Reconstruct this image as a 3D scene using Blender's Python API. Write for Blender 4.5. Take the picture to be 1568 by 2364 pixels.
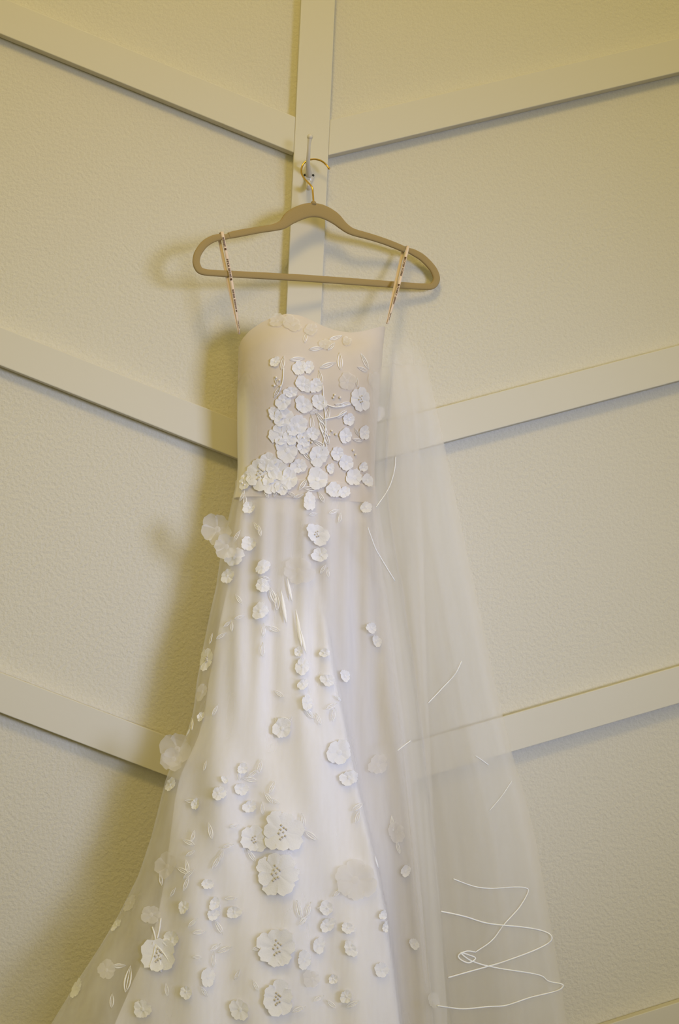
import bpy, bmesh, math, random
import numpy as np
from mathutils import Vector, Matrix
from mathutils.bvhtree import BVHTree

for o in list(bpy.data.objects):
    bpy.data.objects.remove(o)
scene = bpy.context.scene
COL = scene.collection
random.seed(7)

# ------------------------------------------------------------------ camera
IMG_W, IMG_H, FOCAL = 1568.0, 2364.0, 3600.0
CAM = Vector((-0.184, -2.854, 1.25))
YAW, PITCH, ROLL = math.radians(5.38), math.radians(6.34), math.radians(2.46)
fwd = Vector((math.sin(YAW) * math.cos(PITCH), math.cos(YAW) * math.cos(PITCH), math.sin(PITCH)))
r0 = Vector((math.cos(YAW), -math.sin(YAW), 0))
u0 = r0.cross(fwd)
RT = r0 * math.cos(ROLL) + u0 * math.sin(ROLL)
UP = u0 * math.cos(ROLL) - r0 * math.sin(ROLL)
cd = bpy.data.cameras.new('camera')
cd.sensor_fit = 'HORIZONTAL'
cd.sensor_width = 36
cd.lens = 36 * FOCAL / IMG_W
cam = bpy.data.objects.new('camera', cd)
COL.objects.link(cam)
m = Matrix((RT, UP, -fwd)).transposed().to_4x4()
m.translation = CAM
cam.matrix_world = m
scene.camera = cam

# ------------------------------------------------------------------ world, lights, exposure
w = bpy.data.worlds.new('world')
scene.world = w
w.use_nodes = True
bg = w.node_tree.nodes['Background']
bg.inputs[0].default_value = (1.0, 0.868, 0.36, 1)
bg.inputs[1].default_value = 0.49


def area(name, loc, target, sx, sy, power, color, spread=180):
    l = bpy.data.lights.new(name, 'AREA')
    l.shape = 'RECTANGLE'
    l.size, l.size_y, l.energy, l.color = sx, sy, power, color
    l.spread = math.radians(spread)
    o = bpy.data.objects.new(name, l)
    COL.objects.link(o)
    o.location = loc
    o.rotation_euler = (Vector(target) - Vector(loc)).to_track_quat('-Z', 'Y').to_euler()
    return o


area('window_daylight', (2.3, -4.1, 1.55), (-0.06, 0, 1.44), 1.0, 1.1, 5.6, (0.56, 0.65, 1.0), 33)
area('ceiling_lamp_light', (-0.4, -2.2, 3.6), (0.0, 0, 1.6), 0.5, 0.5, 20, (1.0, 0.72, 0.22))
vs = scene.view_settings
vs.view_transform = 'Standard'
vs.look = 'None'
vs.gamma = 1
vs.exposure = 0.03
vs.use_curve_mapping = False


# ------------------------------------------------------------------ helpers
def ray(px, py):
    return fwd + RT * ((px - IMG_W / 2) / FOCAL) - UP * ((py - IMG_H / 2) / FOCAL)


def at(px, py, y=0.0):
    """point of the plane y = const seen at a photo pixel"""
    d = ray(px, py)
    return CAM + d * ((y - CAM.y) / d.y)


def at_plane(px, py, a, b):
    """point of the vertical plane y = a + b*x seen at a photo pixel"""
    d = ray(px, py)
    t = (a + b * CAM.x - CAM.y) / (d.y - b * d.x)
    return CAM + d * t


def lerp_tab(tab, v):
    xs = [q[0] for q in tab]
    return float(np.interp(v, xs, [q[1] for q in tab]))


def sstep(a, b, v):
    t = min(1, max(0, (v - a) / (b - a)))
    return t * t * (3 - 2 * t)


def mat(name, color, rough=0.7, alpha=1.0, transl=0.0, bump=None, metallic=0.0, spec=0.3, var=None, alpha_var=None, fade=False):
    M = bpy.data.materials.new(name)
    M.use_nodes = True
    nt = M.node_tree
    N, L = nt.nodes, nt.links
    bs = N['Principled BSDF']
    out = N['Material Output']
    bs.inputs['Base Color'].default_value = (*color, 1)
    bs.inputs['Roughness'].default_value = rough
    bs.inputs['Metallic'].default_value = metallic
    bs.inputs['Specular IOR Level'].default_value = spec
    tc = N.new('ShaderNodeTexCoord')
    if var:
        sc, amt = var
        nz = N.new('ShaderNodeTexNoise')
        nz.inputs['Scale'].default_value = sc
        nz.inputs['Detail'].default_value = 4
        L.new(tc.outputs['Object'], nz.inputs['Vector'])
        mx = N.new('ShaderNodeMix')
        mx.data_type = 'RGBA'
        mx.inputs[6].default_value = (*[c * (1 - amt) for c in color], 1)
        mx.inputs[7].default_value = (*[min(1, c * (1 + amt)) for c in color], 1)
        L.new(nz.outputs['Fac'], mx.inputs[0])
        L.new(mx.outputs[2], bs.inputs['Base Color'])
    if bump:
        sc, st, dist = bump
        nz = N.new('ShaderNodeTexNoise')
        nz.inputs['Scale'].default_value = sc
        nz.inputs['Detail'].default_value = 3
        L.new(tc.outputs['Object'], nz.inputs['Vector'])
        bp = N.new('ShaderNodeBump')
        bp.inputs['Strength'].default_value = st
        bp.inputs['Distance'].default_value = dist
        L.new(nz.outputs['Fac'], bp.inputs['Height'])
        L.new(bp.outputs['Normal'], bs.inputs['Normal'])
    last = bs.outputs[0]
    if transl > 0:
        tr = N.new('ShaderNodeBsdfTranslucent')
        tr.inputs[0].default_value = (*color, 1)
        mx = N.new('ShaderNodeMixShader')
        mx.inputs[0].default_value = transl
        L.new(last, mx.inputs[1])
        L.new(tr.outputs[0], mx.inputs[2])
        last = mx.outputs[0]
    if alpha < 1:
        tp = N.new('ShaderNodeBsdfTransparent')
        mx = N.new('ShaderNodeMixShader')
        mx.inputs[0].default_value = alpha
        if alpha_var:
            # streaks of denser and thinner net that run down the cloth
            sc, amt = alpha_var
            mp = N.new('ShaderNodeMapping')
            mp.inputs['Scale'].default_value = (sc, sc, sc * 0.05)
            L.new(tc.outputs['Object'], mp.inputs[0])
            nz = N.new('ShaderNodeTexNoise')
            nz.inputs['Scale'].default_value = 1.0
            nz.inputs['Detail'].default_value = 2
            L.new(mp.outputs[0], nz.inputs['Vector'])
            mr = N.new('ShaderNodeMapRange')
            mr.inputs[1].default_value = 0.3
            mr.inputs[2].default_value = 0.7
            mr.inputs[3].default_value = max(0, alpha - amt)
            mr.inputs[4].default_value = min(1, alpha + amt)
            L.new(nz.outputs['Fac'], mr.inputs[0])
            L.new(mr.outputs[0], mx.inputs[0])
        if fade:
            # how many plies of cloth lie on each other, stored on the mesh
            at_ = N.new('ShaderNodeAttribute')
            at_.attribute_name = 'plies'
            mm = N.new('ShaderNodeMath')
            mm.operation = 'MULTIPLY'
            if mx.inputs[0].is_linked:
                L.new(mx.inputs[0].links[0].from_socket, mm.inputs[0])
            else:
                mm.inputs[0].default_value = alpha
            L.new(at_.outputs['Fac'], mm.inputs[1])
            L.new(mm.outputs[0], mx.inputs[0])
        L.new(tp.outputs[0], mx.inputs[1])
        L.new(last, mx.inputs[2])
        last = mx.outputs[0]
    L.new(last, out.inputs[0])
    return M


M_WALL = mat('painted_plaster', (0.66, 0.63, 0.54), 0.8, bump=(150, 0.6, 0.004), var=(420, 0.10), spec=0.15)
M_TRIM = mat('painted_trim', (0.67, 0.640, 0.555), 0.7, bump=(60, 0.15, 0.002), spec=0.15)
M_FLOOR = mat('wood_floor', (0.10, 0.085, 0.06), 0.5, bump=(30, 0.1, 0.002), var=(4, 0.25))
M_VELVET = mat('beige_velvet', (0.37, 0.275, 0.125), 0.95, spec=0.05, bump=(900, 0.3, 0.001))
M_GOLD = mat('gold_metal', (0.66, 0.43, 0.11), 0.22, metallic=1.0)
M_HOOKW = mat('white_enamel', (0.66, 0.62, 0.56), 0.25, spec=0.6)
M_SCREW = mat('dark_screw', (0.03, 0.028, 0.02), 0.4, metallic=0.6)
M_RIBBON = mat('pink_satin', (0.78, 0.63, 0.52), 0.4, spec=0.4)
M_PRINT = mat('brown_print', (0.10, 0.055, 0.03), 0.6)
M_BODICE = mat('nude_mesh', (0.73, 0.66, 0.595), 0.85, transl=0.15, var=(40, 0.05), spec=0.05)
M_SIDE = mat('ivory_satin', (0.86, 0.825, 0.82), 0.7, alpha=0.999, fade=True, spec=0.1)
M_LINING = mat('white_lining', (0.82, 0.805, 0.825), 0.7, alpha=0.999, fade=True, spec=0.1)
M_UNDER = mat('champagne_tulle', (0.96, 0.92, 0.89), 0.95, alpha=0.96, transl=0.35, spec=0.0)
M_TULLE = mat('white_tulle', (0.97, 0.96, 0.98), 0.95, alpha=0.34, transl=0.45, spec=0.0, alpha_var=(30, 0.10))
M_VEIL = mat('veil_net', (0.99, 0.975, 0.97), 0.95, alpha=0.28, transl=0.5, spec=0.0, alpha_var=(26, 0.10), fade=True)
M_VEIL2 = mat('veil_net_thin', (0.92, 0.89, 0.835), 0.95, alpha=0.38, transl=0.5, spec=0.0, alpha_var=(12, 0.08), fade=True)
M_CORD = mat('white_cord', (0.93, 0.94, 0.97), 0.5)
M_PETAL = mat('lace_petal', (0.93, 0.93, 0.97), 0.85, transl=0.25, spec=0.05, bump=(420, 0.35, 0.001), var=(260, 0.03))
M_LEAF = mat('embroidered_leaf', (0.96, 0.95, 0.95), 0.8, transl=0.1, spec=0.05)
M_ORG = mat('organza_petal', (0.92, 0.90, 0.89), 0.8, alpha=0.55, transl=0.4, spec=0.05)
M_FAINT = mat('soft_organza', (0.92, 0.89, 0.87), 0.85, alpha=0.38, transl=0.4, spec=0.05)
M_BEAD = mat('pearl_bead', (0.82, 0.77, 0.70), 0.3, spec=0.5)
M_STAMEN = mat('beige_stamen', (0.66, 0.60, 0.50), 0.6)


def mesh_obj(name, verts, faces, material, parent=None, smooth=True):
    me = bpy.data.meshes.new(name)
    me.from_pydata([tuple(v) for v in verts], [], faces)
    me.materials.append(material)
    me.update()
    if smooth:
        me.polygons.foreach_set('use_smooth', [True] * len(me.polygons))
    o = bpy.data.objects.new(name, me)
    COL.objects.link(o)
    if parent is not None:
        o.parent = parent
        o.matrix_parent_inverse = parent.matrix_world.inverted()
    return o


def tag(o, label=None, cat=None, group=None, kind=None):
    if label: o['label'] = label
    if cat: o['category'] = cat
    if group: o['group'] = group
    if kind: o['kind'] = kind
    return o


def empty(name, loc, label, cat):
    o = bpy.data.objects.new(name, None)
    o.empty_display_size = 0.05
    o.location = loc
    COL.objects.link(o)
    o.matrix_world = Matrix.Translation(loc)
    return tag(o, label, cat)


def set_plies(o, vals):
    a = o.data.attributes.new('plies', 'FLOAT', 'POINT')
    a.data.foreach_set('value', vals)


def smooth_path(pts, n=6):
    """Catmull-Rom through points (Vectors or tuples of any length)"""
    P = [np.array(p, float) for p in pts]
    P = [2 * P[0] - P[1]] + P + [2 * P[-1] - P[-2]]
    out = []
    for i in range(1, len(P) - 2):
        for k in range(n):
            t = k / n
            a, b, c, d = P[i - 1], P[i], P[i + 1], P[i + 2]
            out.append(0.5 * (2 * b + (c - a) * t + (2 * a - 5 * b + 4 * c - d) * t * t + (3 * b - a - 3 * c + d) * t ** 3))
    out.append(P[-2])
    return out


def tube_geo(pts, rad, seg=8, closed=False, wide=None, depth_axis=None):
    """tube along pts; rad = float or list. With depth_axis the section is an oval: rad across, wide along depth_axis"""
    n = len(pts)
    V, Fc = [], []
    P = [Vector(p) for p in pts]
    ref = None
    for i in range(n):
        a = P[(i - 1) % n] if (closed or i > 0) else P[i]
        b = P[(i + 1) % n] if (closed or i < n - 1) else P[i]
        t = (b - a).normalized()
        if depth_axis is not None:
            B = depth_axis
            A = t.cross(B).normalized()
        else:
            if ref is None:
                ref = Vector((0, 0, 1)) if abs(t.z) < 0.9 else Vector((1, 0, 0))
            A = (ref - t * ref.dot(t)).normalized()
            ref = A
            B = t.cross(A)
        r = rad[i] if hasattr(rad, '__len__') else rad
        rb = wide if wide is not None else r
        for k in range(seg):
            an = 2 * math.pi * k / seg
            c, s = math.cos(an), math.sin(an)
            if depth_axis is not None:
                c = math.copysign(abs(c) ** 0.6, c)
                s = math.copysign(abs(s) ** 0.6, s)
            V.append(P[i] + A * (c * r) + B * (s * rb))
    m = n if closed else n - 1
    for i in range(m):
        j = (i + 1) % n
        for k in range(seg):
            Fc.append((i * seg + k, i * seg + (k + 1) % seg, j * seg + (k + 1) % seg, j * seg + k))
    if not closed:
        Fc.append(tuple(range(seg - 1, -1, -1)))
        Fc.append(tuple(range((n - 1) * seg, n * seg)))
    return V, Fc


def box_geo(corners_front, back_vec):
    V = list(corners_front) + [c + back_vec for c in corners_front]
    n = len(corners_front)
    Fc = [tuple(range(n)), tuple(range(2 * n - 1, n - 1, -1))]
    for i in range(n):
        j = (i + 1) % n
        Fc.append((i, i + n, j + n, j))
    return V, Fc


def bevel(o, wdt=0.0015, seg=2):
    md = o.modifiers.new('bevel', 'BEVEL')
    md.width = wdt
    md.segments = seg
    md.limit_method = 'ANGLE'
    return o


# ------------------------------------------------------------------ setting: wall with chevron battens
Z0, ROWSTEP = 2.2276, 0.61
TAN_L, TAN_R = math.tan(math.radians(18.48)), math.tan(math.radians(17.97))
WALL_H = 3.0


def slab(name, lo, hi, material):
    V = [Vector((x, y, z)) for x in (lo[0], hi[0]) for y in (lo[1], hi[1]) for z in (lo[2], hi[2])]
    Fc = [(0, 1, 3, 2), (4, 6, 7, 5), (0, 4, 5, 1), (2, 3, 7, 6), (0, 2, 6, 4), (1, 5, 7, 3)]
    return mesh_obj(name, V, Fc, material, smooth=False)


tag(slab('wall_back', (-4.0, 0, 0), (4.0, 0.12, WALL_H), M_WALL), 'cream painted wall with orange peel plaster texture', kind='structure')
tag(slab('floor', (-4.0, -8.0, -0.06), (4.0, 0, 0), M_FLOOR), 'floor below the hanging dress', kind='structure')

BW = 0.0325            # half width of the upright batten
ntrim = 1
o = bevel(slab('trim_%d' % ntrim, (-BW, -0.0245, 0), (BW, 0, WALL_H), M_TRIM))
tag(o, 'upright cream painted batten that carries the coat hook', kind='structure')
for side in (-1, 1):
    tn = TAN_L if side < 0 else TAN_R
    ht = 0.066 / math.cos(math.atan(tn))      # height of the board measured upright
    for k in range(-1, 4):
        zb = Z0 - k * ROWSTEP + BW * tn
        far = 1.6
        if zb + (far - BW) * tn + ht > WALL_H:
            far = BW + (WALL_H - ht - zb) / tn
        if far < BW + 0.1:
            continue
        c = [Vector((side * BW, -0.0235, zb)), Vector((side * far, -0.0235, zb + (far - BW) * tn)),
             Vector((side * far, -0.0235, zb + (far - BW) * tn + ht)), Vector((side * BW, -0.0235, zb + ht))]
        if side < 0:
            c.reverse()
        V, Fc = box_geo(c, Vector((0, 0.0215, 0)))       # a hairline gap is left between board and plaster
        ntrim += 1
        o = bevel(mesh_obj('trim_%d' % ntrim, V, Fc, M_TRIM, smooth=False))
        tag(o, 'slanting cream painted batten of the chevron wall', kind='structure')

# ------------------------------------------------------------------ coat hook on the upright batten
YB = -0.0245
hk = empty('coat_hook', at(713, 404, YB), 'white enamel coat hook screwed to the upright batten', 'hook')
pl = [at(*q, YB) for q in ((702, 396), (704, 386), (711, 381), (718, 385), (724, 396), (727, 406), (723, 416), (717, 428), (713, 434), (708, 428), (703, 417), (699, 406))]
V, Fc = box_geo(pl[::-1], Vector((0, 0, 0)))
n = len(pl)
cen = sum(pl, Vector()) / n
V = [p + Vector((0, 0, 0)) for p in pl] + [p + Vector((0, -0.003, 0)) for p in pl] + [cen + (p - cen) * 0.7 + Vector((0, -0.006, 0)) for p in pl]
Fc = [(i + k * n, (i + 1) % n + k * n, (i + 1) % n + (k + 1) * n, i + (k + 1) * n) for k in (0, 1) for i in range(n)] + [tuple(range(2 * n, 3 * n))]
mesh_obj('base_plate', V, Fc, M_HOOKW, hk)
# long upper prong: out of the plate, then up and forward to a round tip
pr = [at(713, 404, YB - 0.004), at(712, 392, YB - 0.020), at(711, 378, YB - 0.036), at(712.5, 355, YB - 0.050), at(714, 332, YB - 0.058), at(716, 318, YB - 0.061)]
pp = smooth_path([(*p, r) for p, r in zip(pr, (0.0065, 0.0052, 0.0042, 0.0034, 0.0032, 0.0042))])
V, Fc = tube_geo([p[:3] for p in pp], [p[3] for p in pp], 12)
mesh_obj('upper_prong', V, Fc, M_HOOKW, hk)


def ball(name, c, r, material, parent, seg=12, sy=1.0):
    bm = bmesh.new()
    bmesh.ops.create_uvsphere(bm, u_segments=seg, v_segments=max(6, seg // 2), radius=r)
    me = bpy.data.meshes.new(name)
    bm.to_mesh(me)
    bm.free()
    me.materials.append(material)
    me.polygons.foreach_set('use_smooth', [True] * len(me.polygons))
    o = bpy.data.objects.new(name, me)
    COL.objects.link(o)
    if parent is not None:
        o.parent = parent
        o.matrix_parent_inverse = parent.matrix_world.inverted()
    o.location = c
    o.scale = (1, sy, 1)
    return o


ball('prong_tip', at(716, 316, YB - 0.0615), 0.0055, M_HOOKW, hk)
lo = [at(712, 420, YB - 0.004), at(712, 433, YB - 0.016), at(712.5, 434, YB - 0.028), at(713, 426, YB - 0.034)]
pp = smooth_path([(*p, r) for p, r in zip(lo, (0.0055, 0.0045, 0.004, 0.004))])
V, Fc = tube_geo([p[:3] for p in pp], [p[3] for p in pp], 10)
mesh_obj('lower_prong', V, Fc, M_HOOKW, hk)
for q in ((704.3, 404), (722.8, 404.8)):
    s = ball('screw', at(*q, YB - 0.0052), 0.0026, M_SCREW, hk, sy=0.6)

# ------------------------------------------------------------------ hanger
HA, HB = -0.078, 0.24            # hanger plane  y = HA + HB*x  (one end stands off the wall)
HN = Vector((-HB, 1, 0)).normalized()      # points to the wall


def hp(px, py):
    return at_plane(px, py, HA, HB)


PXM = (hp(800, 600) - hp(700, 600)).length / 100      # metres in a pixel at the hanger
hg = empty('clothes_hanger', hp(724, 468), 'beige velvet clothes hanger with a gold hook', 'hanger')
shoulder = [(935, 576.5, 7), (909, 565.5, 7.2), (882, 555.5, 7.2), (850, 545.5, 7.5), (819, 537, 8), (804, 530, 9), (791, 520, 10.5), (772, 503, 14), (747, 489.5, 15.5), (724, 485, 15.8),
            (700, 488.5, 16), (672, 501.5, 15), (653, 518, 10.5), (631, 525.5, 7.8), (600, 530.5, 7.3), (563, 537, 7.8), (540, 541.5, 7.6), (528, 544, 6.8)]
loop = [(528, 545, 6), (521, 547, 5.6), (509, 547.5, 7), (491, 552, 7.8), (472, 564, 8), (457.5, 584, 8), (453, 602, 8), (456, 616, 8), (463, 625, 7.6), (477, 629, 7),
        (500, 630.8, 7), (560, 634.2, 7.3), (688, 641.2, 7.6), (820, 650.5, 7.6), (920, 658, 7.4), (980, 662, 7.2), (996, 661, 7.4), (1005, 653, 8), (1007.5, 640, 8.3), (999, 620, 8.4), (977, 596.5, 8.2), (957, 584, 7.6), (946, 579.5, 6.2), (938, 577.5, 6)]
pp = smooth_path([(*hp(q[0], q[1]), q[2] * PXM) for q in shoulder], 5)
V, Fc = tube_geo([p[:3] for p in pp], [p[3] for p in pp], 14, wide=0.0032, depth_axis=HN)
mesh_obj('shoulder_bar', V, Fc, M_VELVET, hg)
pp = smooth_path([(*hp(q[0], q[1]), q[2] * PXM) for q in loop], 5)
V, Fc = tube_geo([p[:3] for p in pp], [p[3] for p in pp], 14, wide=0.0031, depth_axis=HN)
mesh_obj('trouser_bar', V, Fc, M_VELVET, hg)
pp = [hp(724, 473), hp(724, 467), hp(724, 465)]
V, Fc = tube_geo(pp, [0.0052, 0.0048, 0.0036], 12)
mesh_obj('collar', V, Fc, M_VELVET, hg)
wire = [(759, 388), (753, 380), (743, 372), (731, 368), (719, 368), (707, 372), (699, 381), (696, 391), (696, 399), (700, 408), (708, 418), (716, 426), (721, 434), (722.5, 446), (724, 466)]
YW = HA
pp = smooth_path([at(*q, YW + 0.022 * (1 - sstep(380, 440, q[1]))) for q in wire], 5)
V, Fc = tube_geo(pp, 0.0017, 10)
mesh_obj('wire_hook', V, Fc, M_GOLD, hg)
ball('wire_tip', at(759.5, 388.5, YW + 0.0215), 0.0026, M_GOLD, hg)

# ------------------------------------------------------------------ dress body
# depth of the dress (centre line, front half depth, back half depth) by photo row
DEPTH = [(700, 0.098, 0.066, 0.055), (900, 0.100, 0.078, 0.058), (1100, 0.100, 0.066, 0.055), (1300, 0.115, 0.066, 0.07),
         (1600, 0.140, 0.080, 0.09), (2000, 0.175, 0.100, 0.13), (2364, 0.200, 0.115, 0.15), (2700, 0.210, 0.125, 0.16)]


def dep(py):
    t = [(d[0], d[k]) for k in (1,) for d in DEPTH]
    return lerp_tab(t, py)


def curve_xz(pts):
    """photo outline -> table z -> x on the dress's centre plane"""
    tab = []
    for px, py in pts:
        p = at(px, py, -dep(py))
        tab.append((p.z, p.x))
    tab.sort()
    return tab


# z -> photo row (on the centre line of the dress)
ZROW = []
for py in range(650, 2760, 15):
    ZROW.append((at(720, py, -dep(py)).z, float(py)))
ZROW.sort()


def row_of(z):
    return lerp_tab(ZROW, z)


def z_of(py):
    return at(720, py, -dep(py)).z


LEFT = curve_xz([(552, 740), (547, 800), (545, 900), (545, 1000), (546, 1080), (543, 1125), (532, 1175), (520, 1235), (508, 1290), (500, 1350), (484, 1420), (468, 1500), (455, 1570), (447, 1640), (430, 1700), (385, 1790), (370, 1850), (350, 1930), (320, 2020), (275, 2110), (228, 2190), (188, 2250), (148, 2315), (118, 2364), (40, 2500), (-60, 2700)])
RIGHT = curve_xz([(895, 740), (888, 800), (880, 900), (872, 1000), (868, 1100), (874, 1170), (888, 1260), (905, 1360), (925, 1500), (945, 1650), (962, 1800), (978, 1950), (992, 2100), (1008, 2250), (1020, 2364), (1050, 2500), (1090, 2700)])
# the opaque under layers stop short of the sheer outline on one side
LEFT_IN = curve_xz([(552, 740), (548, 900), (548, 1090), (548, 1130), (540, 1175), (528, 1235), (516, 1290), (508, 1350), (492, 1420), (476, 1500), (463, 1570), (454, 1640), (438, 1700), (396, 1790), (384, 1850), (374, 1930), (362, 2020), (345, 2110), (318, 2190), (290, 2250), (262, 2315), (240, 2364), (190, 2500), (120, 2700)])
CREASE = [(z_of(q), at(p, q, -dep(q) - 0.08).x) for p, q in ((690, 1200), (720, 1300), (752, 1450), (790, 1640), (838, 1860), (888, 2080), (925, 2330), (940, 2500), (955, 2700))]
CREASE.sort()
PAN_L = [(z_of(q), at(p, q, -dep(q) - 0.08).x) for p, q in ((585, 1150), (580, 1300), (545, 1450), (515, 1600), (495, 1750), (470, 1900), (440, 2050), (418, 2200), (405, 2364), (380, 2700))]
PAN_L.sort()


def depth_at(z):
    r = row_of(z)
    return tuple(lerp_tab([(d[0], d[k]) for d in DEPTH], r) for k in (1, 2, 3))


def folds(x, z):
    """how far the cloth stands forward (+) of the plain form on the front of the skirt"""
    r = row_of(z)
    g = sstep(1150, 1900, r)
    xc = lerp_tab(CREASE, z)
    xl = lerp_tab(PAN_L, z)
    v = -0.030 * g * sstep(xc - 0.004, xc + 0.010, x)
    v += -0.008 * g * (1 - sstep(xl - 0.03, xl + 0.03, x))
    v += 0.006 * g * math.sin((x - xl) * 42 + 1.3) + 0.004 * g * math.sin((x - xc) * 75 + 0.4)
    gt = sstep(1120, 1200, r) * (1 - sstep(1500, 1800, r))
    v += 0.0028 * gt * math.sin(x * 170 + z * 4) + 0.002 * gt * math.sin(x * 101 + 1)
    # gathers of the part beside the crease
    if x > xc:
        v += 0.0025 * g * math.sin((x - xc) * 130 + z * 2)
    return v


def body_point(a, z, inset=0.0, left=LEFT, right=RIGHT, fold=1.0, yin=None):
    """a = 0 viewer's right edge, pi/2 front, pi left edge, 3pi/2 back"""
    L, R = lerp_tab(left, z), lerp_tab(right, z)
    yc, hf, hb = depth_at(z)
    xc, hw = (L + R) / 2, (R - L) / 2 - inset
    c, s = math.cos(a), math.sin(a)
    x = xc + hw * math.copysign(abs(c) ** 0.92, c)
    if s >= 0:
        y = -yc - (hf - inset) * abs(s) ** 0.85
        y -= fold * folds(x, z) * min(1, abs(s) * 1.5)
    else:
        y = -yc + (hb - inset) * abs(s) ** 0.9
        y -= 0.008 * sstep(1200, 2000, row_of(z)) * math.sin(a * 17) * min(1, abs(s) * 2)
    return Vector((x, min(y, -0.024), z))


def ring_mesh(name, zs, seg, material, parent, inset_fn=None, **kw):
    V, Fc = [], []
    for z in zs:
        if inset_fn:
            kw['inset'] = inset_fn(z)
        for k in range(seg):
            V.append(body_point(2 * math.pi * k / seg, z, **kw))
    for i in range(len(zs) - 1):
        for k in range(seg):
            Fc.append((i * seg + k, (i + 1) * seg + k, (i + 1) * seg + (k + 1) % seg, i * seg + (k + 1) % seg))
    o = mesh_obj(name, V, Fc, material, parent)
    return o


Z_WAIST = z_of(1135)
Z_HEM = z_of(2690)
dress = empty('wedding_dress', Vector((0.0, -0.2, Z_HEM)), 'strapless white wedding gown covered in lace flowers hanging from the hanger', 'dress')

# neckline by photo pixel
NECK = [(545, 800), (556, 776), (575, 757), (600, 742), (630, 729), (660, 723), (690, 727), (715, 737), (745, 752), (780, 764), (815, 768), (845, 762), (868, 753), (890, 745), (900, 742)]
NECKZ = sorted((at(p, q, -0.15).x, at(p, q, -0.15).z) for p, q in NECK)
seg, nrow = 120, 30


def bodice_point(a, t, inset=0.003):
    p0 = body_point(a, z_of(770))
    zt = lerp_tab(NECKZ, p0.x)
    if math.sin(a) < 0:
        zt -= 0.02 * min(1, abs(math.sin(a)) * 2)
    z = zt * (1 - t) + (Z_WAIST - 0.02) * t
    p = body_point(a, z, inset=inset, fold=0)
    # cups: the bust stands forward on either side of the middle
    if math.sin(a) > 0:
        b = math.exp(-((row_of(z) - 880) / 110) ** 2)
        p.y -= 0.016 * b * (math.exp(-((p.x + 0.055) / 0.055) ** 2) + math.exp(-((p.x - 0.09) / 0.055) ** 2)) * math.sin(a)
        # the top edge rolls in
        p.y += 0.018 * (1 - sstep(0, 0.16, t)) * math.sin(a)
    return p


V, Fc = [], []
for i in range(nrow + 1):
    for k in range(seg):
        V.append(bodice_point(2 * math.pi * k / seg, i / nrow))
for i in range(nrow):
    for k in range(seg):
        Fc.append((i * seg + k, (i + 1) * seg + k, (i + 1) * seg + (k + 1) % seg, i * seg + (k + 1) % seg))
bodice = mesh_obj('bodice', V, Fc, M_BODICE, dress)
tag(bodice, 'nude mesh bodice')

# pale satin panel down the side of the bodice, its edge thinning out into the mesh
V, Fc, pl = [], [], []
for i in range(21):
    t = 0.14 + 0.86 * i / 20
    for j in range(11):
        u = j / 10
        a = 3.55 - (3.55 - 2.20 - 0.25 * (1 - sstep(0, 0.5, i / 20))) * u
        V.append(bodice_point(a, t, inset=0.0022))
        pl.append(min(sstep(0, 0.35, i / 20), 1 - sstep(0.62, 1.0, u)))
for i in range(20):
    for j in range(10):
        Fc.append((i * 11 + j, (i + 1) * 11 + j, (i + 1) * 11 + j + 1, i * 11 + j + 1))
o = mesh_obj('side_panel', V, Fc, M_SIDE, bodice)
set_plies(o, pl)
tag(o, 'ivory satin side panel')

zs = [Z_WAIST + (Z_HEM - Z_WAIST) * (i / 70) for i in range(71)]
under = ring_mesh('underskirt', zs, 150, M_UNDER, dress, inset_fn=lambda z: 0.0045 + 0.012 * sstep(1130, 1400, row_of(z)), left=LEFT_IN)
tag(under, 'champagne tulle underskirt')
outer = ring_mesh('overskirt', [Z_WAIST + 0.012] + zs, 260, M_TULLE, dress)
tag(outer, 'sheer white tulle overskirt')
# opaque white lining panel on the front between the two
V, Fc, pl = [], [], []
NJ = 90
for z in zs:
    xl, xc_ = lerp_tab(PAN_L, z), lerp_tab(CREASE, z)
    L, R = lerp_tab(LEFT_IN, z) + 0.014, lerp_tab(RIGHT, z) - 0.014
    L0, R0 = lerp_tab(LEFT, z), lerp_tab(RIGHT, z)
    yc, hf, hb = depth_at(z)
    for j in range(NJ + 1):
        x = L + (R - L) * j / NJ
        q = max(-1, min(1, (x - (L0 + R0) / 2) / ((R0 - L0) / 2)))
        cc = abs(q) ** (1 / 0.92)
        sn = math.sqrt(max(0, 1 - cc * cc))
        V.append(Vector((x, -yc - hf * sn ** 0.85 - folds(x, z) * min(1, sn * 1.5) + 0.007, z)))
        v = 0.55 + 0.45 * sstep(xl - 0.07, xl + 0.07, x)
        v *= 1 - 0.45 * sstep(xc_ - 0.004, xc_ + 0.008, x) * (1 - 0.5 * sstep(xc_ + 0.02, xc_ + 0.09, x))
        pl.append(v * (0.25 + 0.75 * sstep(1150, 1500, row_of(z))))
for i in range(len(zs) - 1):
    for j in range(NJ):
        Fc.append((i * (NJ + 1) + j, (i + 1) * (NJ + 1) + j, (i + 1) * (NJ + 1) + j + 1, i * (NJ + 1) + j + 1))
o = mesh_obj('lining_panel', V, Fc, M_LINING, dress)
set_plies(o, pl)
tag(o, 'white satin lining panel')

# joined surface that the lace is laid on
sv, sf = [], []
for ob in (bodice, outer):
    b = len(sv)
    sv += [v.co[:] for v in ob.data.vertices]
    sf += [tuple(i + b for i in p.vertices) for p in ob.data.polygons]
SURF = BVHTree.FromPolygons(sv, sf)

# ------------------------------------------------------------------ lace flowers and leaves
NPET = [0]


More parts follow.
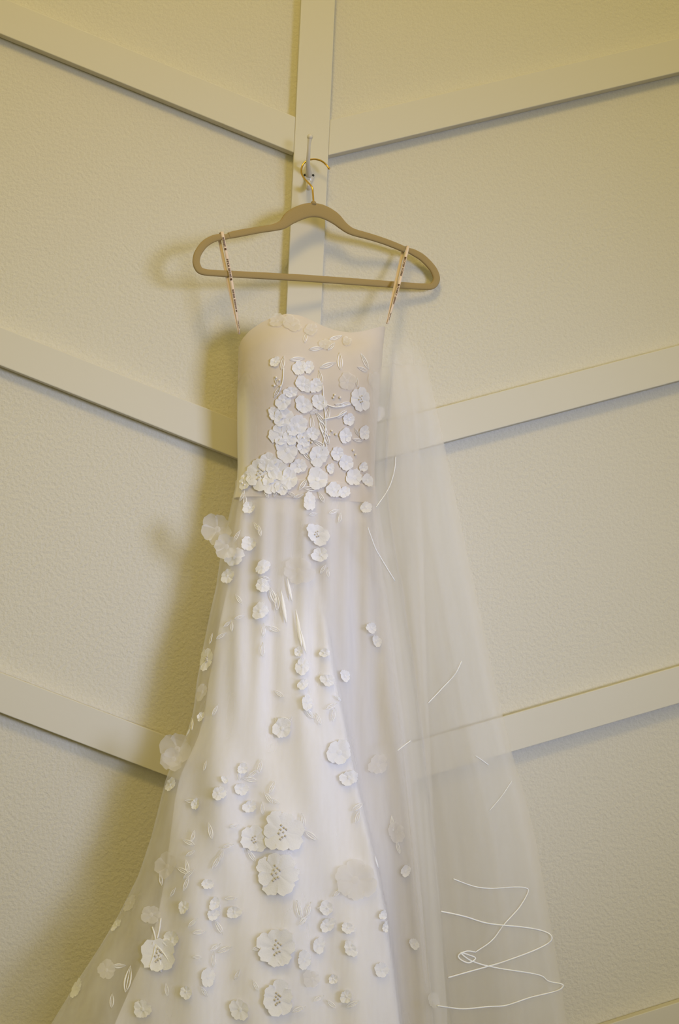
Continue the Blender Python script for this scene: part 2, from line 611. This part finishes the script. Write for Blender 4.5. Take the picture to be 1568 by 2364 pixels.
class Patch:
    """a little coordinate frame on the dress at a photo pixel; a (right), b (up) in metres, h = height off the cloth"""

    def __init__(self, px, py, lift=0.0025, free=None):
        d = ray(px, py).normalized()
        hit = SURF.ray_cast(CAM, d) if free is None else (None, None, None, None)
        self.lift = lift
        if hit[0] is None:
            y = -dep(py) if free is None else free
            self.c = at(px, py, y)
            self.n = (-d + Vector((-0.25, 0, 0))).normalized() if free is not None else -d
            self.conf = False
        else:
            self.c, self.n = hit[0], hit[1]
            if self.n.dot(d) > 0:
                self.n = -self.n
            # soften: lean to the camera a little so that edges of the form keep their flowers open
            self.n = (self.n * 0.7 - d * 0.3).normalized()
            self.conf = True
        up = UP - self.n * UP.dot(self.n)
        self.B = up.normalized()
        self.T = self.B.cross(self.n).normalized()
        self.pm = (self.c - CAM).dot(fwd) / FOCAL     # metres per photo pixel here

    def p(self, a, b, h=0.0):
        q = self.c + self.T * a + self.B * b
        if self.conf:
            hit = SURF.ray_cast(q + self.n * 0.06, -self.n, 0.12)
            if hit[0] is not None:
                q = hit[0]
        return q + self.n * (self.lift + h)


def petal_geo(P, rot, ang, r, wd, cup, seed, asp):
    """one rounded petal with a wavy outer rim"""
    rnd = random.Random(seed)
    V, Fc = [], []
    NR, NA = 4, 9
    ph = rnd.uniform(0, 6)
    am = rnd.uniform(0.02, 0.06)
    lean = rnd.uniform(-0.0006, 0.0006)
    for i in range(NR + 1):
        t = i / NR
        rr = r * (0.05 + 0.95 * t)
        for j in range(NA):
            s = j / (NA - 1) * 2 - 1
            scal = 1.0
            if i == NR:
                scal = 1.0 - 0.20 * abs(s) ** 3 + am * math.sin(s * 9 + ph)
            elif i == NR - 1:
                scal = 1 - 0.06 * abs(s) ** 3
            a = ang + s * wd
            h = cup * t * t + 0.0004 * math.sin(s * 5 + ph) * t + 0.0010 * (1 - s * s) * t + lean * s
            x, y = rr * scal * math.cos(a), rr * scal * math.sin(a) * asp
            V.append(P.p(x * math.cos(rot) - y * math.sin(rot), x * math.sin(rot) + y * math.cos(rot), h))
    for i in range(NR):
        for j in range(NA - 1):
            Fc.append((i * NA + j, (i + 1) * NA + j, (i + 1) * NA + j + 1, i * NA + j + 1))
    return V, Fc


def flower(px, py, r, petals=5, rot=None, centre=False, material=None, free=None, cup=0.0012, lift=0.0012):
    P = Patch(px, py, lift, free)
    R = r * P.pm
    rot = random.uniform(0, 6.28) if rot is None else rot
    material = material or M_PETAL
    geos = []
    asp = random.uniform(0.72, 1.0) if r < 30 else random.uniform(0.9, 1.05)
    for k in range(petals):
        rr = R * random.uniform(0.82, 1.12)
        geos.append(petal_geo(P, rot, 2 * math.pi * k / petals + random.uniform(-.08, .08), rr, math.pi / petals * 1.16, cup + 0.0007 * (k % 2), px * 13 + py * 7 + k, asp))
    split = r >= 19 and NPET[0] + petals <= 300
    # the heart of the flower carries its petals
    V, Fc = [], []
    nh = 10
    V.append(P.p(0, 0, 0.0016))
    for k in range(nh):
        a = 2 * math.pi * k / nh
        V.append(P.p(R * 0.20 * math.cos(a), R * 0.20 * math.sin(a), 0.0008))
    Fc = [(0, 1 + k, 1 + (k + 1) % nh) for k in range(nh)]
    if not split:
        for gv, gf in geos:
            b = len(V)
            V += gv
            Fc += [tuple(i + b for i in f) for f in gf]
    o = mesh_obj('flower_applique', V, Fc, material, dress)
    if split:
        NPET[0] += petals
        for gv, gf in geos:
            mesh_obj('petal', gv, gf, material, o)
    if centre:
        V, Fc = [], []
        nb = 6 if r < 35 else 9
        for k in range(nb):
            a = 2.4 * k
            q = R * (0.05 + 0.055 * math.sqrt(k) * 1.3)
            c = P.p(q * math.cos(a) * 0.8, q * math.sin(a) * 1.5, 0.0018)
            rb = 0.0016 if r < 35 else 0.0021
            b = len(V)
            for ax in (P.T, P.B, P.n):
                V += [c + ax * rb, c - ax * rb]
            Fc += [tuple(b + i for i in f) for f in ((0, 2, 4), (2, 1, 4), (1, 3, 4), (3, 0, 4), (2, 0, 5), (1, 2, 5), (3, 1, 5), (0, 3, 5))]
        mesh_obj('stamens', V, Fc, M_STAMEN, o)
    return o


def leaf(px, py, ln, rot, wd=0.33, hollow=True, free=None):
    """embroidered leaf: raised rim and midrib; rot in degrees, 0 = pointing to the viewer's right"""
    P = Patch(px, py, 0.0010, free)
    Lm = ln * P.pm
    a0 = math.radians(rot)
    ca, sa = math.cos(a0), math.sin(a0)
    V, Fc = [], []
    n = 9

    def pt(u, v, h):
        return P.p(u * ca - v * sa, u * sa + v * ca, h)
    prof = [max(0.0, math.sin(math.pi * (i / (n - 1)) ** 0.85)) for i in range(n)]
    if hollow:
        bands = (((-1.0, 0.0002), (-0.78, 0.0012), (-0.55, 0.0002)), ((-0.13, 0.0002), (0.0, 0.0010), (0.13, 0.0002)), ((0.55, 0.0002), (0.78, 0.0012), (1.0, 0.0002)))
    else:
        bands = (((-1.0, 0.0003), (-0.5, 0.0010), (0.0, 0.0014), (0.5, 0.0010), (1.0, 0.0003)),)
    for band in bands:
        m, b = len(band), len(V)
        for i in range(n):
            u = Lm * (i / (n - 1) - 0.5)
            for v, h in band:
                V.append(pt(u, v * (prof[i] + 0.05) * Lm * wd * 0.5, h))
        for i in range(n - 1):
            for j in range(m - 1):
                Fc.append((b + i * m + j, b + (i + 1) * m + j, b + (i + 1) * m + j + 1, b + i * m + j + 1))
    return mesh_obj('leaf_applique', V, Fc, M_LEAF, dress)


def stem(pts, rad=0.0011):
    P = [Patch(*q, 0.0018).p(0, 0) for q in pts]
    pp = smooth_path(P, 5)
    V, Fc = tube_geo(pp, rad, 5)
    return mesh_obj('stem', V, Fc, M_LEAF, dress)


def sprig(px, py, ln, rots, wd=0.33):
    for r in rots:
        a = math.radians(r)
        leaf(px + math.cos(a) * ln * 0.55, py - math.sin(a) * ln * 0.55, ln, r, wd)


# --- bodice
for f in [(676, 750, 27, 5, 0), (640, 742, 18, 5, 0), (718, 762, 20, 5, 0), (690, 850, 18, 5, 0), (713, 846, 15, 5, 0), (700, 888, 20, 5, 0), (729, 889, 17, 5, 0),
          (655, 925, 21, 5, 0), (701, 935, 20, 5, 0), (737, 929, 17, 5, 0), (832, 921, 31, 6, 1), (655, 962, 22, 5, 0), (686, 983, 27, 5, 0), (650, 1002, 26, 5, 0),
          (721, 1000, 15, 5, 0), (799, 1006, 16, 5, 0), (841, 999, 15, 5, 0), (664, 1040, 27, 5, 0), (735, 1052, 23, 5, 0), (779, 1046, 16, 5, 0), (799, 1068, 18, 5, 0),
          (601, 1094, 40, 6, 1), (567, 1110, 20, 5, 0), (640, 1085, 25, 5, 0), (690, 1075, 20, 5, 0), (733, 1107, 25, 5, 0), (763, 1082, 12, 5, 0), (818, 1102, 21, 5, 0), (838, 1078, 12, 5, 0),
          (771, 1131, 19, 5, 0), (796, 1136, 16, 5, 0), (714, 1157, 20, 5, 0), (650, 1128, 16, 5, 0), (864, 878, 24, 5, 0), (875, 955, 18, 5, 0), (848, 1110, 20, 5, 0),
          (636, 836, 12, 5, 0), (801, 880, 20, 5, 0), (576, 1172, 15, 5, 0), (805, 968, 14, 5, 0), (845, 1172, 15, 5, 0), (750, 795, 17, 5, 0), (800, 790, 13, 5, 0), (620, 1065, 22, 5, 0), (700, 1012, 18, 5, 0), (676, 1003, 22, 5, 0), (638, 958, 18, 5, 0), (628, 1112, 27, 5, 0), (668, 1106, 24, 5, 0), (702, 1032, 16, 5, 0), (672, 905, 16, 5, 0)]:
    flower(f[0], f[1], f[2] * 1.08, f[3], centre=bool(f[4]), material=M_ORG if f[1] < 800 or f[:2] in ((864, 878), (801, 880)) else None)
for l in [(653, 838, 34, 80), (686, 829, 36, 8), (757, 843, 40, 20), (785, 834, 42, 92), (842, 834, 42, 120), (836, 852, 30, 165), (775, 780, 34, 25), (765, 800, 30, 50), (740, 872, 34, 100),
          (730, 805, 34, 10), (705, 780, 30, 75), (757, 955, 34, 80), (727, 950, 26, 20), (740, 966, 36, 128), (720, 975, 36, 95), (745, 985, 44, 118), (785, 935, 28, 170), (800, 932, 30, 5), (790, 955, 30, 40),
          (802, 965, 28, -20), (823, 997, 22, 125), (825, 1016, 28, 172), (752, 1008, 40, 112), (737, 1025, 36, 150), (706, 1050, 34, 130), (700, 1118, 34, 55), (715, 1128, 36, 170), (690, 1145, 26, 20), (742, 1148, 30, 120),
          (770, 1181, 28, 20), (785, 1195, 26, 80), (722, 1187, 24, 10), (640, 905, 30, 60), (638, 880, 20, 110), (560, 1145, 28, 70), (566, 1155, 30, 95), (615, 1140, 24, 120), (636, 1138, 22, 70), (672, 1140, 24, 150), (824, 882, 24, 95)]:
    leaf(*l, wd=0.30)
stem([(738, 985), (748, 1010), (755, 1035)])
stem([(745, 890), (748, 930), (752, 980), (745, 1040)])
stem([(655, 850), (653, 880), (645, 905)])
stem([(745, 930), (775, 940), (812, 932)])
stem([(745, 968), (775, 962), (800, 950)])


def bead_group(pts):
    for px, py in pts:
        P = Patch(px, py, 0.002)
        ball('bead', P.p(0, 0), 0.0021, M_BEAD, dress, seg=8)


bead_group([(773, 912), (785, 918), (770, 918), (766, 995), (775, 1003), (760, 1005), (700, 1010), (713, 1018), (720, 1022), (815, 1040), (820, 1050), (638, 872), (645, 878), (634, 890), (648, 892), (563, 1105), (560, 1115), (566, 1120)])

# --- skirt
for f in [(576, 1256, 18, 5, 0), (541, 1287, 26, 5, 0), (526, 1330, 18, 5, 0), (608, 1310, 20, 5, 0), (600, 1411, 21, 5, 0), (731, 1233, 29, 5, 1), (741, 1281, 20, 5, 0), (606, 1352, 17, 5, 0),
          (478, 1522, 28, 6, 1), (468, 1598, 22, 5, 0), (699, 1538, 22, 5, 0), (749, 1508, 14, 5, 0), (756, 1570, 18, 5, 0), (797, 1562, 15, 5, 0), (857, 1450, 16, 5, 0), (868, 1480, 14, 5, 0),
          (709, 1621, 20, 5, 0), (652, 1682, 25, 5, 0), (783, 1737, 32, 5, 0), (806, 1795, 22, 5, 0), (872, 1766, 26, 5, 0), (394, 1812, 19, 5, 0), (453, 1856, 15, 5, 0), (505, 1832, 18, 5, 0), (518, 1801, 10, 5, 0),
          (556, 1822, 18, 5, 0), (576, 1862, 16, 5, 0), (652, 1922, 49, 7, 1), (587, 1938, 32, 6, 1), (638, 2016, 53, 7, 1), (820, 2032, 48, 6, 0), (914, 1921, 25, 5, 0), (935, 2012, 16, 5, 0),
          (478, 2041, 16, 5, 0), (302, 2086, 21, 5, 0), (350, 2112, 24, 5, 0), (366, 2206, 44, 6, 1), (398, 2168, 24, 5, 0), (426, 2095, 18, 5, 0), (496, 2085, 16, 5, 0), (541, 2106, 17, 5, 0), (492, 2112, 14, 5, 0),
          (479, 2256, 23, 5, 0), (246, 2240, 23, 5, 0), (178, 2282, 26, 5, 0), (640, 2188, 50, 7, 1), (702, 2216, 22, 5, 0), (755, 2096, 17, 5, 0), (755, 2136, 21, 5, 0), (803, 2142, 16, 5, 0), (809, 2190, 20, 5, 0),
          (735, 2182, 20, 5, 0), (770, 2260, 11, 5, 0), (640, 2306, 40, 6, 1), (885, 2112, 12, 5, 0), (889, 2140, 13, 5, 0), (720, 2260, 24, 5, 0), (700, 1580, 15, 5, 0), (880, 2240, 18, 5, 0), (555, 2330, 26, 5, 0), (330, 2330, 24, 5, 0),
          (560, 1775, 14, 5, 0), (690, 1505, 13, 5, 0), (465, 1655, 13, 5, 0), (800, 2300, 16, 5, 0), (1000, 2310, 18, 5, 0), (955, 2180, 16, 5, 0), (270, 2136, 16, 5, 0), (430, 2290, 16, 5, 0)]:
    soft = f[:2] in ((820, 2032), (872, 1766), (914, 1921), (468, 1598), (246, 2240), (720, 2260), (302, 2086), (350, 2112))
    flower(*f[:4], centre=bool(f[4]), cup=0.0012 if f[2] < 40 else 0.003, material=M_ORG if soft else None)
for l in [(547, 1238, 34, 60), (600, 1225, 30, 110), (592, 1215, 26, 130), (610, 1345, 34, 130), (630, 1375, 42, 110), (640, 1390, 40, 95), (612, 1335, 30, 160), (551, 1383, 30, 125), (526, 1440, 24, 40), (536, 1446, 26, 100), (511, 1468, 30, 30),
          (552, 1425, 26, 20), (488, 1475, 26, 80), (632, 1452, 36, 160), (608, 1455, 32, 85), (606, 1500, 34, 85), (746, 1314, 26, 60), (757, 1322, 24, 95), (645, 1602, 30, 150), (655, 1660, 30, 170), (640, 1668, 24, 120), (668, 1665, 26, 60),
          (715, 1648, 34, 130), (735, 1660, 30, 110), (765, 1630, 32, 25), (770, 1650, 32, 80), (780, 1612, 24, 140), (445, 1672, 30, 110), (436, 1690, 26, 60), (497, 1640, 30, 65), (600, 1770, 36, 75), (585, 1785, 30, 40),
          (577, 1800, 36, 170), (552, 1790, 26, 90), (628, 1818, 34, 65), (620, 1842, 34, 130), (606, 1865, 30, 95), (636, 1850, 24, 150), (474, 1768, 24, 85), (440, 1850, 30, 175), (717, 1928, 40, 145), (700, 1895, 36, 100), (827, 1862, 36, 30), (826, 1885, 34, 75),
          (540, 1907, 26, 10), (486, 1918, 40, 110), (527, 1953, 30, 15), (512, 1975, 28, 70), (500, 1990, 36, 60), (446, 1930, 30, 80), (436, 1945, 34, 160), (440, 1970, 26, 30), (432, 2000, 34, 110), (422, 2010, 36, 160), (436, 2018, 34, 40), (430, 2040, 36, 75),
          (372, 2030, 30, 110), (905, 1900, 36, 85), (918, 1955, 36, 100), (534, 2074, 30, 5), (580, 1975, 34, 125), (505, 2140, 38, 120), (460, 2152, 34, 5), (497, 2186, 30, 30), (520, 2192, 36, 25), (493, 2215, 36, 85), (470, 2288, 30, 120), (455, 2210, 24, 175),
          (275, 2230, 34, 0), (690, 2100, 44, 100), (700, 2125, 34, 35), (712, 2100, 36, 65), (745, 2098, 30, 170), (765, 2318, 30, 140), (815, 2318, 34, 25), (735, 2305, 30, 20), (603, 2186, 44, 15), (258, 2310, 34, 85), (296, 2260, 60, 85), (445, 2130, 30, 45), (400, 2060, 26, 60),
          (780, 2060, 30, 45), (868, 1990, 30, 100), (548, 2250, 28, 60), (590, 2275, 30, 120), (385, 2285, 30, 100), (690, 2330, 34, 20)]:
    leaf(*l, wd=0.30)
# long strips of lace that follow the folds
for l in [(655, 1400, 80, 100), (690, 1450, 90, 103), (668, 1360, 60, 98), (700, 1480, 60, 105)]:
    leaf(*l, wd=0.10, hollow=False)
# veins on the large open flower
for k, (qx, qy) in enumerate([(330, 2190), (345, 2235), (372, 2245), (395, 2225), (385, 2180), (352, 2140), (372, 2120)]):
    stem([(360, 2180), ((360 + qx) / 2 + 2, (2180 + qy) / 2), (qx, qy)], 0.0014)
# loose organza flowers that stand out past the edge of the skirt
flower(503, 1222, 36, 5, rot=2.2, material=M_ORG, free=-0.15, cup=0.010)
flower(524, 1262, 30, 5, rot=0.5, material=M_ORG, free=-0.165, cup=0.008)
flower(410, 1730, 38, 4, rot=1.2, material=M_FAINT, free=-0.20, cup=0.010)
flower(402, 1752, 28, 4, rot=2.0, material=M_FAINT, free=-0.205, cup=0.008)
flower(388, 2000, 30, 5, rot=1.9, material=M_FAINT, cup=0.004)
flower(690, 1318, 34, 5, rot=0.9, material=M_FAINT, cup=0.003)
flower(895, 1270, 20, 5, rot=0.3, material=M_FAINT, cup=0.002)

# ------------------------------------------------------------------ hanging loops with printed lettering


def ribbon(top, bottom, ybot, marks, w0=5.2, w1=1.6):
    T = hp(*top)
    B = at(bottom[0], bottom[1], ybot)
    n = 40
    ax = (B - T).normalized()
    side0 = RT - ax * RT.dot(ax)
    side0.normalize()
    V, Fc = [], []
    off = HN * -0.0048
    front, sides = [], []
    for i in range(n + 1):
        t = i / n
        c = T.lerp(B, t) + off * (1 - t * 0.6) + side0 * 0.0015 * math.sin(t * 3)
        front.append(c)
        w = (w0 + (w1 - w0) * sstep(0.45, 1.0, t)) * PXM * 0.5 * 2
        tw = sstep(0.5, 1.0, t) * 0.9
        nrm = side0.cross(ax)
        sides.append((side0 * math.cos(tw) + nrm * math.sin(tw)) * (w / 2 + 0.0006))
    # the strand that goes over the bar and down behind it
    back = []
    for i in range(n + 1):
        t = 1 - i / n
        back.append(T.lerp(B, t) + HN * 0.0055 * (1 - t) - side0 * 0.0042 * (1 - t * 0.7) + ax * (-0.0005))
    up_ = -ax
    over = [T + up_ * 0.0085 + HN * d for d in (0.0045, 0.0, -0.0042)]
    path = back + over + front
    sd = sides[::-1] + [sides[0]] * 3 + sides
    for c, s in zip(path, sd):
        V += [c - s, c + s]
    for i in range(len(path) - 1):
        Fc.append((2 * i, 2 * i + 1, 2 * i + 3, 2 * i + 2))
    o = mesh_obj('hanging_loop', V, Fc, M_RIBBON, dress)
    tag(o, 'pink satin hanging loop with brown lettering')
    md = o.modifiers.new('thickness', 'SOLIDIFY')
    md.thickness = 0.0005
    md.offset = 0
    # lettering: little brown strokes, word by word
    V, Fc = [], []
    rnd = random.Random(int(top[0]))

    def pt(t, s):
        f = min(max(t, 0), 1) * n
        i = min(int(f), n - 1)
        c = front[i].lerp(front[i + 1], f - i)
        sdv = sides[i].lerp(sides[i + 1], f - i)
        nn = sdv.cross(ax).normalized()
        if nn.dot(CAM - c) < 0:
            nn = -nn
        return c + sdv * s + nn * 0.0006

    def quad(t0, t1, s0, s1):
        b = len(V)
        V.extend([pt(t0, s0), pt(t1, s0), pt(t1, s1), pt(t0, s1)])
        Fc.append((b, b + 1, b + 2, b + 3))
    for t0, t1, kind in marks:
        if kind == 'dot':
            quad(t0, t1, -0.66, 0.66)
            continue
        g = max(3, round((t1 - t0) / 0.021))
        st = (t1 - t0) / g
        for k in range(g):
            a, b2 = t0 + k * st, t0 + (k + 0.84) * st
            th = (b2 - a) * 0.36
            quad(a, a + th, -0.62, 0.62)                       # upright of the letter
            v = rnd.randrange(4)
            if v in (0, 1): quad(b2 - th, b2, -0.62, 0.62)
            if v in (0, 2): quad(a + th, b2, -0.16, 0.16)
            if v in (1, 2, 3): quad(a + th, b2, 0.36, 0.62)
            if v in (1, 3): quad(a + th, b2, -0.62, -0.36)
    mesh_obj('printed_lettering', V, Fc, M_PRINT, o, smooth=False)
    return o


def marks_from(y0, y1, spans):
    return [((a - y0) / (y1 - y0), (b - y0) / (y1 - y0), k) for a, b, k in spans]


ribbon((513, 547), (553, 772), -0.115, marks_from(165, 2210, [(190, 395, 'w'), (418, 460, 'dot'), (645, 815, 'w'), (838, 1032, 'w'), (1050, 1095, 'dot'), (1285, 1462, 'w'), (1490, 1692, 'w'), (1706, 1750, 'dot'), (1935, 2110, 'w'), (2132, 2205, 'w')]))
ribbon((938.5, 577), (894, 748), -0.098, marks_from(150, 2230, [(370, 422, 'dot'), (432, 672, 'w'), (694, 910, 'w'), (1135, 1190, 'dot'), (1208, 1462, 'w'), (1490, 1700, 'w'), (1940, 2140, 'w')]))

# ------------------------------------------------------------------ veil
veil = empty('bridal_veil', Vector((0.2, -0.2, z_of(2600))), 'sheer tulle veil with thin white cord edging draped over the side of the gown', 'veil')


def veil_sheet(name, left, right, material, nc, y_off, fold_a, fold_k, y0=748, y1=2620, nr=80, far_y=0.055, ph=0.0, fl=0.25, fr=0.0):
    V, Fc, pl = [], [], []
    lt = [(q, p) for p, q in left]
    rt = [(q, p) for p, q in right]
    for i in range(nr + 1):
        py = y0 + (y1 - y0) * i / nr
        xl, xr = lerp_tab(lt, py), lerp_tab(rt, py)
        for j in range(nc + 1):
            u = j / nc
            px = xl + (xr - xl) * u
            yy = -dep(py) - 0.02
            for it in range(3):
                p = at(px, py, yy)
                L, R = lerp_tab(LEFT, p.z), lerp_tab(RIGHT, p.z)
                yc, hf, hb = depth_at(p.z)
                q = (p.x - (L + R) / 2) / ((R - L) / 2 + 0.012)
                s = math.sqrt(max(0, 1 - q * q)) if abs(q) < 1 else 0
                near = -yc - (hf + 0.016 + (0.016 if py < 1150 else 0.016 * max(0, 1 - (py - 1150) / 150))) * s ** 0.85
                bx = sstep(0, 0.28, p.x - R)
                yy = (near - 0.012) * (1 - bx) + (-max(far_y, yc * 0.75)) * bx - y_off
            f = fold_a * (0.25 + 0.75 * sstep(800, 1800, py)) * (math.sin(u * fold_k + ph + py * 0.0006) + 0.5 * math.sin(u * fold_k * 2.3 + 1.7 * ph - py * 0.0009))
            V.append(at(px, py, min(yy - f - fold_a, -0.03)))
            pl.append((sstep(0, fl, u) if fl else 1.0) * (1 - (sstep(1 - fr, 1, u) if fr else 0)) * sstep(y0, y0 + 150, py))
    for i in range(nr):
        for j in range(nc):
            Fc.append((i * (nc + 1) + j, (i + 1) * (nc + 1) + j, (i + 1) * (nc + 1) + j + 1, i * (nc + 1) + j + 1))
    o = mesh_obj(name, V, Fc, material, veil)
    set_plies(o, pl)
    return o


V_LEFT = [(842, 748), (845, 900), (850, 1050), (846, 1217), (872, 1400), (892, 1600), (918, 1800), (940, 2000), (968, 2364), (980, 2620)]
V_MID = [(930, 748), (952, 790), (962, 900), (968, 1050), (978, 1300), (987, 1600), (1002, 1900), (1032, 2330), (1045, 2620)]
V_RIGHT = [(915, 748), (962, 775), (988, 850), (1010, 950), (1026, 1027), (1060, 1190), (1110, 1420), (1158, 1640), (1181, 1735), (1216, 1850), (1240, 1950), (1266, 2100), (1292, 2250), (1310, 2364), (1350, 2620)]
V_IN2 = [(880, 748), (900, 900), (915, 1100), (935, 1300), (958, 1600), (978, 1900), (1000, 2364), (1010, 2620)]
tag(veil_sheet('veil_layer', V_LEFT, V_MID, M_VEIL, 50, 0.0, 0.0018, 26, fl=0.3), 'gathered tulle layer')
tag(veil_sheet('veil_layer', V_IN2, V_MID, M_VEIL, 30, 0.014, 0.0018, 15, ph=2.0, fl=0.35), 'narrow folded tulle layer')
outer_v = veil_sheet('veil_layer', [(p - 8, q) for p, q in V_LEFT], V_RIGHT, M_VEIL2, 80, 0.024, 0.004, 17, ph=0.8, fl=0.18)
tag(outer_v, 'outer spreading tulle layer')
back_v = veil_sheet('veil_layer', [(p - 40, q) for p, q in V_MID], [(p - 4, q) for p, q in V_RIGHT], M_VEIL2, 50, -0.012, 0.003, 11, ph=2.8, y1=2560, fl=0.3)
tag(back_v, 'inner spreading tulle layer')
vv = [v.co[:] for v in outer_v.data.vertices]
vf = [tuple(p.vertices) for p in outer_v.data.polygons]
VB = BVHTree.FromPolygons(vv, vf)


def cord(pts, rad=0.00105):
    P = []
    last = None
    for q in smooth_path(pts, 8):
        d = ray(*q)
        h = VB.ray_cast(CAM, d)
        if h[0] is not None:
            last = h[0].y
        y = last if last is not None else -0.15
        P.append(at(q[0], q[1], y - 0.0035))
    V, Fc = tube_geo(P, rad, 6)
    mesh_obj('edge_cord', V, Fc, M_CORD, veil)


for c, r in [([(914, 1054), (912, 1080), (904, 1112), (892, 1137), (868, 1171)], .0007), ([(849, 1217), (858, 1242), (868, 1268), (879, 1287), (894, 1312), (912, 1341)], .0009), ([(1066, 1526), (1051, 1556), (1020, 1590), (989, 1623)], .0008),
             ([(948, 1710), (933, 1721), (918, 1733)], .0009), ([(1098, 1745), (1113, 1755), (1128, 1766)], .0008), ([(1182, 1803), (1160, 1836), (1130, 1872)], .0006),
             ([(1047, 2029), (1075, 2040), (1102, 2048), (1136, 2051), (1186, 2048), (1214, 2050), (1219, 2060), (1199, 2095), (1165, 2133), (1136, 2171), (1098, 2198)], .0010),
             ([(1018, 2104), (1048, 2110), (1077, 2117), (1119, 2130), (1161, 2136), (1204, 2140), (1241, 2146), (1267, 2155), (1274, 2167), (1262, 2180), (1224, 2198), (1161, 2221), (1127, 2231), (1077, 2245), (1035, 2257)], .0013),
             ([(1098, 2198), (1078, 2196), (1060, 2204), (1062, 2214), (1082, 2223), (1098, 2212), (1080, 2204), (1064, 2200), (1090, 2219), (1144, 2234), (1241, 2250), (1266, 2265), (1294, 2271), (1300, 2277), (1284, 2288), (1224, 2303), (1169, 2321), (1127, 2324), (1068, 2329), (1010, 2322)], .0013)]:
    cord(c, r)
